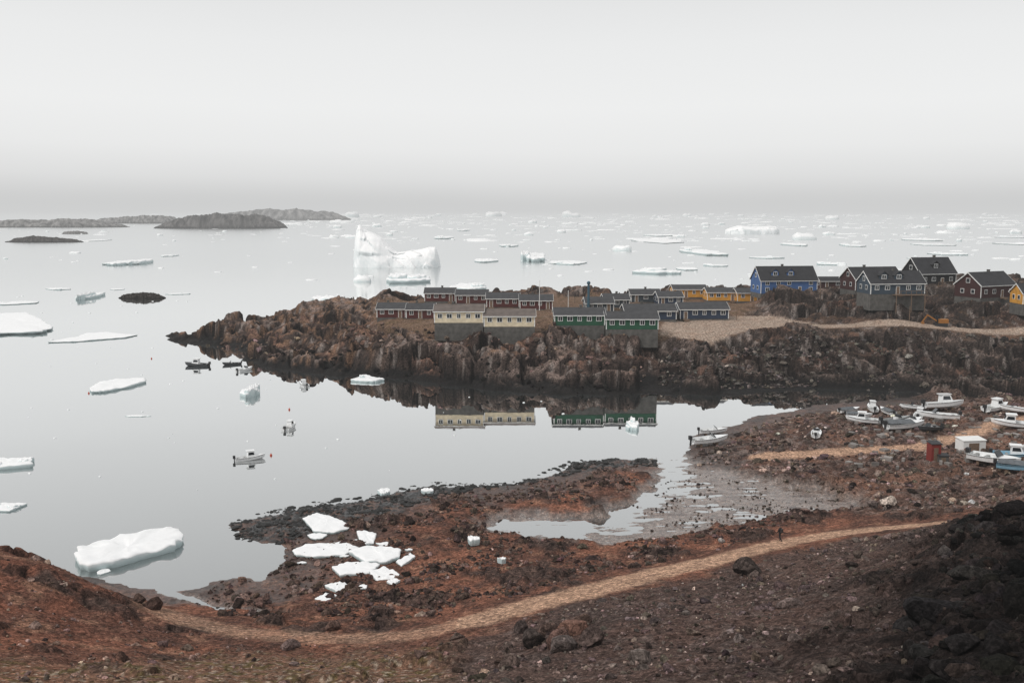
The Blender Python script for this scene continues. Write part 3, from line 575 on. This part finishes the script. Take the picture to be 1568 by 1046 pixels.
# ------------------------------------------------------------------ houses
def house(hd,yaw=0):
    name,pl,pr,fp,Yf,dep,hw,rr,wc,rc,ax,fd,nw,st=hd
    xl,zf=D(pl,fp,Yf);xr,_=D(pr,fp,Yf);w=xr-xl;hx=w/2
    e=empty(name,((xl+xr)/2,Yf,zf),yaw)
    MB().box(-hx+.04,hx-.04,.04,dep-.04,-fd,-.003).out('foundation',M_CONC,e)
    m=MB();ym=dep/2
    m.add([(-hx,0,0),(hx,0,0),(hx,dep,0),(-hx,dep,0),(-hx,0,hw),(hx,0,hw),(hx,dep,hw),(-hx,dep,hw),(-hx,ym,hw+rr),(hx,ym,hw+rr)],
      [(0,1,5,4),(2,3,7,6),(0,4,8,7,3),(1,2,6,9,5),(0,3,2,1),(4,5,9,8),(6,7,8,9)])
    m.out('walls',WM[wc],e)
    oh=.4;oe=.3;sl=rr/ym;o=.16
    m=MB();m.slab((-hx-oe,-oh,hw-oh*sl+o),(hx+oe,-oh,hw-oh*sl+o),(hx+oe,ym,hw+rr+o),(-hx-oe,ym,hw+rr+o),.14)
    m.slab((-hx-oe,ym+.002,hw+rr+o),(hx+oe,ym+.002,hw+rr+o),(hx+oe,dep+oh,hw-oh*sl+o),(-hx-oe,dep+oh,hw-oh*sl+o),.14)
    m.out('roof',ROOF[rc],e)
    t=MB()
    for sx in(-1,1):
        x0=sx*(hx+oe+.004);x1=x0+sx*.05
        for (ya,za,yb,zb) in((-oh,hw-oh*sl+o,ym,hw+rr+o),(ym,hw+rr+o,dep+oh,hw-oh*sl+o)):
            t.hexa([(x0,ya,za-.28),(x1,ya,za-.28),(x1,yb,zb-.28),(x0,yb,zb-.28),(x0,ya,za+.03),(x1,ya,za+.03),(x1,yb,zb+.03),(x0,yb,zb+.03)])
        xc=sx*(hx-.07);t.box(xc-.1,xc+.1,-.05,.1,0.02,hw-.15)
    t.box(-hx-oe,hx+oe,-oh-.05,-oh-.004,hw-oh*sl-.06,hw-oh*sl+.12)
    t.out('trim_boards',M_WHITE,e)
    fr=MB();gl=MB()
    def win(x,z,ww,wh,y=0.):
        fr.box(x-ww/2-.13,x+ww/2+.13,y-.07,y+.02,z-wh/2-.13,z+wh/2+.13)
        gl.box(x-ww/2,x+ww/2,y-.09,y-.02,z-wh/2,z+wh/2);fr.box(x-.04,x+.04,y-.11,y-.085,z-wh/2,z+wh/2)
    def winx(yc,z,ww,wh,sx):
        X0=sx*hx
        a,b=sorted((X0-sx*.02,X0+sx*.07));fr.box(a,b,yc-ww/2-.13,yc+ww/2+.13,z-wh/2-.13,z+wh/2+.13)
        a,b=sorted((X0+sx*.02,X0+sx*.09));gl.box(a,b,yc-ww/2,yc+ww/2,z-wh/2,z+wh/2)
    zz=min(hw-.9,1.75)
    gap=w/(nw+.2)
    dk=random.randrange(nw) if not name.startswith(('cream','green')) else -1
    for i in range(nw):
        x=-hx+gap*(i+.6)
        if i==dk: continue
        if hw>4: win(x,1.3,1.0,1.05);win(x,hw-.95,1.0,1.05)
        else: win(x,zz,(.95,1.15,.8)[i%3],1.0)
    for sx in(-1,1):
        winx(dep*.3,zz,1.,1.,sx);winx(dep*.7,zz,1.,1.,sx)
        if rr>2.5: winx(ym,hw+rr*.35,1.1,1.1,sx)
    if dk>=0:
        x=-hx+gap*(dk+.6);fr.box(x-.55,x+.55,-.06,.02,.02,2.15)
        MB().box(x-.42,x+.42,-.1,-.03,.05,2.03).out('door',M_WOOD,e)
        MB().box(x-.9,x+.9,-1.3,-.05,-.35,-.02).box(x-.6,x+.6,-1.7,-1.3,-.6,-.2).out('door_step',M_WOOD,e)
    if st in('dormer',):
        dm=MB();dr=MB()
        for fx in((-.45,.1) if name!='black_house' else (0.,)):
            dx=fx*hx;dw=1.15;y0=ym*.3;zb=hw+sl*y0;zt=zb+1.6;yb=ym*.98
            dm.add([(dx-dw,y0,zb-.3),(dx+dw,y0,zb-.3),(dx+dw,yb,zb-.3),(dx-dw,yb,zb-.3),(dx-dw,y0,zt-.3),(dx+dw,y0,zt-.3),(dx+dw,yb,zt-.3),(dx-dw,yb,zt-.3),(dx,y0,zt+.6),(dx,yb,zt+.6)],
             [(0,1,5,8,4),(1,2,6,5),(3,0,4,7),(2,3,7,9,6),(4,8,9,7),(5,6,9,8),(0,3,2,1)])
            for s in(-1,1):
                dr.slab((dx+s*(dw+.25),y0-.3,zt-.45),(dx,y0-.3,zt+.75),(dx,yb,zt+.75),(dx+s*(dw+.25),yb,zt-.45),.12)
            win(dx,zb+.75,1.1,.95,y0)
        dm.out('dormer_walls',WM[wc],e);dr.out('dormer_roofs',ROOF[rc],e)
    fr.out('window_frames',M_WHITE,e);gl.out('window_panes',M_GLASS,e)
    if rr>2 or random.random()<.4:
        cxx=hx*random.uniform(-.4,.5);MB().box(cxx-.3,cxx+.3,ym-.3,ym+.4,hw+rr-.5,hw+rr+.65).box(cxx-.37,cxx+.37,ym-.37,ym+.47,hw+rr+.65,hw+rr+.75).out('chimney',M_CONC,e)
    if st=='dormer' and name!='blue_house':
        d=MB();d.box(-hx*.2,hx*.95,-2.,-.06,-.25,-.1)
        for i in range(7):
            xx=-hx*.2+i*(hx*1.15)/6;d.box(xx-.05,xx+.05,-1.98,-1.9,-.1,.9)
        d.box(-hx*.2,hx*.95,-1.99,-1.89,.9,1.)
        for xx in(-hx*.15,hx*.4,hx*.9): d.box(xx-.08,xx+.08,-1.9,-1.75,-fd-.5,-.25)
        d.out('deck_railing',M_WOOD,e)
    return e
for hd in HOUSES:
    yaw={'blue_house':.12,'slate_blue_house':.1,'maroon_house':.45,'black_house':.25,'dark_red_house':.2,'navy_row_house':.04}.get(hd[0],0.)
    house(hd,yaw)
def pole(name,px,pyb,pyt,Y,r,m):
    x,z0=D(px,pyb,Y);_,z1=D(px,pyt,Y)
    bm=bmesh.new();bmesh.ops.create_cone(bm,cap_ends=True,segments=12,radius1=r,radius2=r*.7,depth=z1-z0)
    bmesh.ops.translate(bm,verts=bm.verts,vec=(x,Y,(z0+z1)/2))
    bmesh.ops.create_uvsphere(bm,u_segments=8,v_segments=6,radius=r*1.3,matrix=Matrix.Translation((x,Y,z1)))
    me=bpy.data.meshes.new(name);bm.to_mesh(me);bm.free();me.materials.append(m);link(bpy.data.objects.new(name,me))
pole('chimney_pipe',901,474,433,287,.42,mat('teal_steel',(.03,.09,.13),.4,.1))
pole('flagpole',826,475,430,294,.11,M_WHITE);pole('flagpole',870,478,445,290,.09,M_WHITE);pole('antenna_mast',880,470,448,320,.07,M_DARK)
for a in [(1128,490,474,276),(1500,470,440,285),(1392,495,470,268),(1255,470,430,300),(1480,455,425,300)]: pole('utility_pole',*a,.12,M_WOOD)
# ------------------------------------------------------------------ boats
BM={'white':mat('boat_white',(.86,.87,.87),.35,.08),'blue':mat('boat_blue',(.25,.45,.58),.35,.1),'dark':mat('boat_dark',(.04,.045,.05),.4,.2),'grey':mat('boat_grey',(.3,.31,.31),.4,.15),'red':mat('boat_red',(.3,.03,.02),.4,.15)}
M_IN=mat('boat_interior',(.3,.3,.29),.7,.3);M_TARP=mat('canvas_cover',(.12,.13,.14),.9,.3)
def boat(px,py,L,hdg,hc='white',cab='cabin',water=False,name='motorboat',roll=0.):
    x,y,z=G(px,py)
    if water: x,y=U(px,py,0);z=-.06*L*.9
    e=empty(name,(x,y,z+(0 if water else .12)),math.radians(hdg));e.rotation_euler[0]=roll
    B=.38*L;ns=15;V=[];Fc=[]
    for i in range(ns):
        s=i/(ns-1);X_=(s-.5)*L
        hb=B/2*(.88+.12*min(1,s/.3))*(1-max(0,(s-.42)/.58)**2.3);hb=max(hb,.02)
        sz=.18*L*(.85+.38*s*s);kz=.12*L*max(0,(s-.72)/.28)**2;cz=.055*L+.075*L*s**3
        fz=sz-.002*L if s>.6 else .075*L
        X2=X_+(.03*L*s**4)
        V+=[(X2,-hb,sz),(X_,-.86*hb,cz),(X_,0,kz),(X_,.86*hb,cz),(X2,hb,sz),(X2,.87*hb,sz),(X_,.8*hb,fz),(X_,-.8*hb,fz),(X2,-.87*hb,sz)]
    for i in range(ns-1):
        for j in range(9):
            a=i*9+j;b=i*9+(j+1)%9;Fc.append((a,b,b+9,a+9))
    Fc.append((4,3,2,1,0));Fc.append((4,5,6,7,8,0));Fc.append(tuple((ns-1)*9+k for k in range(9)))
    mesh_py('hull',V,Fc,BM[hc],False,e)
    m=MB()
    for s_ in(-1,1):
        for i in range(ns-2):
            p=V[i*9+(0 if s_<0 else 4)];q=V[(i+1)*9+(0 if s_<0 else 4)]
            m.hexa([(p[0],p[1],p[2]-.06),(p[0],p[1]+s_*.05,p[2]-.06),(q[0],q[1]+s_*.05,q[2]-.06),(q[0],q[1],q[2]-.06),(p[0],p[1],p[2]),(p[0],p[1]+s_*.05,p[2]),(q[0],q[1]+s_*.05,q[2]),(q[0],q[1],q[2])])
    m.out('rubbing_strake',M_DARK,e)
    MB().box(-.42*L,-.36*L,-.33*B,.33*B,.08*L,.13*L).box(-.2*L,-.14*L,-.33*B,.33*B,.08*L,.13*L).out('thwarts',M_IN,e)
    if cab=='cabin':
        z0=.09*L;z1=.36*L;a=.3*B;c=MB()
        c.hexa([(-.1*L,-a*1.05,z0),(.24*L,-a*.95,z0),(.24*L,a*.95,z0),(-.1*L,a*1.05,z0),(-.08*L,-a*.85,z1),(.12*L,-a*.8,z1),(.12*L,a*.8,z1),(-.08*L,a*.85,z1)])
        c.box(-.13*L,.15*L,-a*.95,a*.95,z1+.003,z1+.02*L);c.out('cabin',BM['white'],e)
        def lp(t,xa,xb): return xa+(xb-xa)*t
        g=MB();t0,t1=.52,.86;za=z0+(z1-z0)*t0;zb=z0+(z1-z0)*t1
        def cs(t): return (lp(t,-.1*L,-.08*L),lp(t,.24*L,.12*L),lp(t,a*1.05,a*.85),lp(t,a*.95,a*.8))
        A0=cs(t0);A1=cs(t1)
        for s_ in(-1,1):
            g.hexa([(A0[0]+.02*L,s_*(A0[2]+.015),za),(A0[1]-.04*L,s_*(A0[3]+.015),za),(A0[1]-.04*L,s_*(A0[3]-.05),za),(A0[0]+.02*L,s_*(A0[2]-.05),za),
             (A1[0]+.02*L,s_*(A1[2]+.015),zb),(A1[1]-.03*L,s_*(A1[3]+.015),zb),(A1[1]-.03*L,s_*(A1[3]-.05),zb),(A1[0]+.02*L,s_*(A1[2]-.05),zb)])
        g.hexa([(A0[1]-.05,-A0[3]*.85,za),(A0[1]+.02,-A0[3]*.85,za),(A0[1]+.02,A0[3]*.85,za),(A0[1]-.05,A0[3]*.85,za),(A1[1]-.05,-A1[3]*.85,zb),(A1[1]+.02,-A1[3]*.85,zb),(A1[1]+.02,A1[3]*.85,zb),(A1[1]-.05,A1[3]*.85,zb)])
        g.out('cabin_windows',M_GLASS,e)
    elif cab=='screen':
        z0=.19*L;z1=.29*L;a=.32*B
        MB().hexa([(.1*L,-a,z0),(.13*L,-a,z0),(.13*L,a,z0),(.1*L,a,z0),(.03*L,-a*.9,z1),(.045*L,-a*.9,z1),(.045*L,a*.9,z1),(.03*L,a*.9,z1)]).out('windscreen',M_GLASS,e)
        MB().box(-.02*L,.06*L,-.1*B,.25*B,.08*L,.2*L).out('steering_console',BM['white'],e)
    elif cab=='tarp':
        c=MB();zt=.185*L;zr=.26*L
        c.add([(-.48*L,-.44*B,zt),(.2*L,-.45*B,zt),(.2*L,.45*B,zt),(-.48*L,.44*B,zt),(-.42*L,0,zr),(.15*L,0,zr)],[(0,1,5,4),(2,3,4,5),(0,4,3),(1,2,5),(0,3,2,1)]);c.out('canvas_cover',M_TARP,e)
    MB().box(-.575*L,-.5*L,-.045*L,.045*L,.14*L,.24*L).box(-.545*L,-.515*L,-.015*L,.015*L,-.03*L,.14*L).out('outboard_motor',M_DARK,e)
    if not water:
        MB().box(-.3*L,-.25*L,-.35*B,.35*B,-.3,.03*L).box(.15*L,.2*L,-.3*B,.3*B,-.3,.03*L).out('timber_cradle',M_WOOD,e)
    return e
boat(302,560,6.2,175,'dark','cabin',True);boat(355,558,4.6,200,'dark','screen',True);boat(375,567,5.,60,'white','screen',True)
boat(444,655,4.6,80,'white','cabin',True);boat(383,703,4.7,25,'white','cabin',True);boat(465,590,4.4,120,'white','cabin',True)
boat(1086,680,6.6,15,'white','screen');boat(1092,664,5.,5,'white','screen')
for a in [(1320,648,5.5,160,'white','cabin'),(1335,630,5,80,'white','cabin'),(1372,646,6,20,'grey','screen'),(1385,658,7.,10,'white','tarp'),(1445,628,7.6,5,'white','cabin'),(1436,643,7.,170,'white','screen'),(1424,662,4.8,200,'dark','screen'),(1525,630,6.5,30,'white','cabin'),(1555,632,6,150,'white','screen'),(1548,655,6.2,160,'white','cabin'),(1522,712,7.2,-50,'white','screen'),(1553,704,6,-20,'blue','cabin'),(1562,722,6,-30,'blue','tarp'),(1250,668,4.5,70,'white','screen'),(1300,632,4.5,20,'white','tarp'),(1400,628,5,170,'white','screen'),(1358,634,4.5,100,'white','tarp'),(1395,650,5,30,'white','screen'),(1580,690,6,20,'white','cabin'),(1315,640,4.5,-20,'white','tarp'),(1408,640,5,60,'white','cabin')]:
    boat(*a,roll=random.uniform(-.12,.12))
M_OR=mat('buoy_orange',(.5,.07,.03),.4,.1)
for px,py in [(443,627),(136,602),(232,549),(415,697)]:
    x,y=U(px,py);bm=bmesh.new();bmesh.ops.create_uvsphere(bm,u_segments=14,v_segments=10,radius=.2,matrix=Matrix.Translation((x,y,.08)))
    bmesh.ops.create_cone(bm,cap_ends=True,segments=8,radius1=.08,radius2=.04,depth=.2,matrix=Matrix.Translation((x,y,.33)))
    me=bpy.data.meshes.new('mooring_buoy');bm.to_mesh(me);bm.free();me.materials.append(M_OR);link(bpy.data.objects.new('mooring_buoy',me))
def shed(name,px,py,w,d,hh,m,rz):
    x,y,z=G(px,py);e=empty(name,(x,y,z-.1),rz)
    MB().box(-w/2,w/2,0,d,0,hh).out('walls',m,e);MB().slab((-w/2-.1,-.1,hh+.1),(w/2+.1,-.1,hh+.1),(w/2+.1,d+.1,hh+.3),(-w/2-.1,d+.1,hh+.3),.09).out('roof',M_DARK if m!=M_WHITE else M_WHITE,e)
    MB().box(-w*.25,w*.2,-.04,-.003,.1,hh*.8).out('door',M_WOOD,e)
shed('red_shed',1433,706,1.5,1.5,2.7,mat('red_steel',(.2,.022,.015),.6,.2),.1)
shed('white_container',1492,690,3.8,2.2,1.7,M_WHITE,.15);shed('fuel_tank_cabinet',1445,708,1.5,1,1.,M_CONC,0)
cl=MB()
for i in range(110):
    px=random.uniform(1300,1568);py=random.uniform(640,715);x,y=U(px,py,2.4);z=gz(x,y);a=random.uniform(.15,.6);b=random.uniform(.15,1.4);c=random.uniform(.15,.6)
    an=random.uniform(0,3.1);ca_,sa_=math.cos(an),math.sin(an);P=[]
    for zz in(z-.1,z+c):
        for (ux,uy) in((-a,-b/2),(a,-b/2),(a,b/2),(-a,b/2)): P.append((x+ux*ca_-uy*sa_,y+ux*sa_+uy*ca_,zz))
    cl.hexa(P)
cl.out('yard_clutter',mat('mixed_scrap',(.22,.2,.185),.8,.8,.25))
def excavator(px,py):
    x,y,z=G(px,py);e=empty('excavator',(x,y,z),2.9);my=mat('excavator_yellow',(.3,.12,.02),.5,.2)
    MB().box(-1.6,1.6,-1.3,-.8,0,.8).box(-1.6,1.6,.8,1.3,0,.8).out('tracks',M_DARK,e)
    MB().box(-1.8,.6,-1.1,1.1,.85,1.9).out('body',my,e);MB().box(.1,1.3,-1.1,-.1,1.0,2.7).out('cab',M_GLASS,e)
    MB().hexa([(1,0,1.2),(1,.3,1.2),(3.2,.3,2.6),(3.2,0,2.6),(1,0,1.6),(1,.3,1.6),(3.2,.3,3.),(3.2,0,3.)]).hexa([(3.1,0,3.),(3.1,.3,3.),(4.4,.3,1.),(4.4,0,1.),(3.4,0,3.1),(3.4,.3,3.1),(4.7,.3,1.1),(4.7,0,1.1)]).box(4.1,4.8,-.2,.6,.3,1.).out('boom',my,e)
excavator(1440,499)
# ------------------------------------------------------------------ walker
def walker(px,py):
    x,y,z=G(px,py)
    P=[(0,0,.95),(0,.0,1.15),(0,.02,1.42),(0,.02,1.53),(0,.04,1.64),(0,.03,1.72),(.1,0,.9),(.11,.16,.5),(.11,.03,.09),(.11,.18,.04),(-.1,0,.9),(-.11,-.06,.5),(-.11,-.32,.12),(-.11,-.17,.04),(.2,.02,1.4),(.25,-.1,1.14),(.26,.02,.9),(.26,.06,.8),(-.2,.02,1.4),(-.25,.08,1.13),(-.26,.24,.95),(-.26,.31,.89)]
    E=[(0,1),(1,2),(2,3),(3,4),(4,5),(0,6),(6,7),(7,8),(8,9),(0,10),(10,11),(11,12),(12,13),(2,14),(14,15),(15,16),(16,17),(2,18),(18,19),(19,20),(20,21)]
    Rr=[.17,.16,.19,.065,.11,.085,.11,.08,.06,.05,.11,.08,.06,.05,.085,.065,.045,.038,.085,.065,.045,.038]
    me=bpy.data.meshes.new('hiker');me.from_pydata(P,E,[]);o=bpy.data.objects.new('hiker',me);link(o)
    bpy.context.view_layer.objects.active=o
    o.modifiers.new('s','SKIN');sv=me.skin_vertices[0].data
    for i,r in enumerate(Rr): sv[i].radius=(r,r*.85);sv[i].use_root=(i==0)
    o.modifiers.new('b','SUBSURF').levels=2;o.modifiers['b'].render_levels=2
    m=bpy.data.materials.new('hiker_clothes');nt,N,Lk,b=nodes(m);tc=N.new('ShaderNodeTexCoord');s=N.new('ShaderNodeSeparateXYZ');cr=N.new('ShaderNodeValToRGB');cr.color_ramp.interpolation='CONSTANT'
    Lk.new(tc.outputs['Object'],s.inputs[0]);mp=N.new('ShaderNodeMapRange');mp.inputs[2].default_value=1.8;Lk.new(s.outputs[2],mp.inputs[0]);Lk.new(mp.outputs[0],cr.inputs[0])
    e=cr.color_ramp.elements;e[0].color=(.008,.008,.01,1);e[1].position=.94;e[1].color=(.02,.014,.01,1)
    q=e.new(.5);q.color=(.012,.013,.016,1);q=e.new(.86);q.color=(.25,.15,.11,1);Lk.new(cr.outputs[0],b.inputs['Base Color']);b.inputs['Roughness'].default_value=.85;me.materials.append(m)
    o.location=(x,y,z);o.rotation_euler=(0,0,math.radians(40))
    pk=MB().box(-.16,.16,-.3,-.12,1.05,1.45).out('backpack',M_DARK,o)
walker(1194,830)
# ------------------------------------------------------------------ atmosphere
fm=bpy.data.materials.new('sea_mist');fm.use_nodes=True;N=fm.node_tree.nodes;Lk=fm.node_tree.links;N.clear()
SG=1/8500.
o_=N.new('ShaderNodeOutputMaterial');ab=N.new('ShaderNodeVolumeAbsorption');ab.inputs['Color'].default_value=(0,0,0,1);ab.inputs['Density'].default_value=SG
em=N.new('ShaderNodeEmission');em.inputs['Color'].default_value=(.62,.625,.625,1);em.inputs['Strength'].default_value=SG  # emission added so the mist glows in place of scattered skylight
ad=N.new('ShaderNodeAddShader');Lk.new(ab.outputs[0],ad.inputs[0]);Lk.new(em.outputs[0],ad.inputs[1]);Lk.new(ad.outputs[0],o_.inputs['Volume'])
MB().box(-25000,25000,-1500,50000,-8,110).out('sea_mist',fm)
w=bpy.data.worlds.new('World');scene.world=w;w.use_nodes=True;N=w.node_tree.nodes;Lk=w.node_tree.links;N.clear()
SE,SR=math.radians(48),math.radians(-125)
out=N.new('ShaderNodeOutputWorld');b1=N.new('ShaderNodeBackground');b2=N.new('ShaderNodeBackground');mx=N.new('ShaderNodeMixShader');mx.inputs[0].default_value=.95
sk=N.new('ShaderNodeTexSky');sk.sky_type='NISHITA';sk.sun_disc=False;sk.sun_elevation=SE;sk.sun_rotation=SR;sk.dust_density=6;sk.air_density=1
Lk.new(sk.outputs[0],b1.inputs[0]);b1.inputs[1].default_value=.12
tc=N.new('ShaderNodeTexCoord');sp=N.new('ShaderNodeSeparateXYZ');Lk.new(tc.outputs['Generated'],sp.inputs[0])
cr=N.new('ShaderNodeValToRGB');e=cr.color_ramp.elements
e[0].position=0;e[0].color=(.62,.625,.625,1);e[1].position=1;e[1].color=(.66,.665,.67,1)
for p_,v in((.01,.66),(.03,.79),(.06,.88),(.1,.91),(.16,.87),(.22,.79),(.45,.66)): q=e.new(p_);q.color=(v,v*1.004,v*1.002,1)
nz=N.new('ShaderNodeTexNoise');nz.inputs['Scale'].default_value=1.6;nz.inputs['Detail'].default_value=3;Lk.new(tc.outputs['Generated'],nz.inputs['Vector'])
m1=N.new('ShaderNodeMath');m1.operation='MULTIPLY_ADD';m1.inputs[1].default_value=.05;Lk.new(nz.outputs['Fac'],m1.inputs[0]);Lk.new(sp.outputs[2],m1.inputs[2])
m2=N.new('ShaderNodeMath');m2.operation='SUBTRACT';m2.inputs[1].default_value=.025;Lk.new(m1.outputs[0],m2.inputs[0])
Lk.new(m2.outputs[0],cr.inputs[0]);Lk.new(cr.outputs[0],b2.inputs[0]);b2.inputs[1].default_value=1.
Lk.new(b1.outputs[0],mx.inputs[1]);Lk.new(b2.outputs[0],mx.inputs[2]);Lk.new(mx.outputs[0],out.inputs[0])
sl=bpy.data.lights.new('sun','SUN');sl.energy=1.5;sl.angle=math.radians(11);sl.color=(1,.97,.94);so=bpy.data.objects.new('sun',sl);link(so)
dv=Vector((math.sin(SR)*math.cos(SE),math.cos(SR)*math.cos(SE),math.sin(SE)));so.rotation_euler=dv.to_track_quat('Z','Y').to_euler()
cd=bpy.data.cameras.new('camera');cam=bpy.data.objects.new('camera',cd);link(cam);cam.location=(0,0,H);cam.rotation_euler=(math.pi/2-TH,0,0)
cd.sensor_width=36;cd.lens=F/1568*36;cd.clip_start=.5;cd.clip_end=120000;scene.camera=cam
scene.view_settings.view_transform='Standard';scene.view_settings.look='None';scene.view_settings.exposure=0
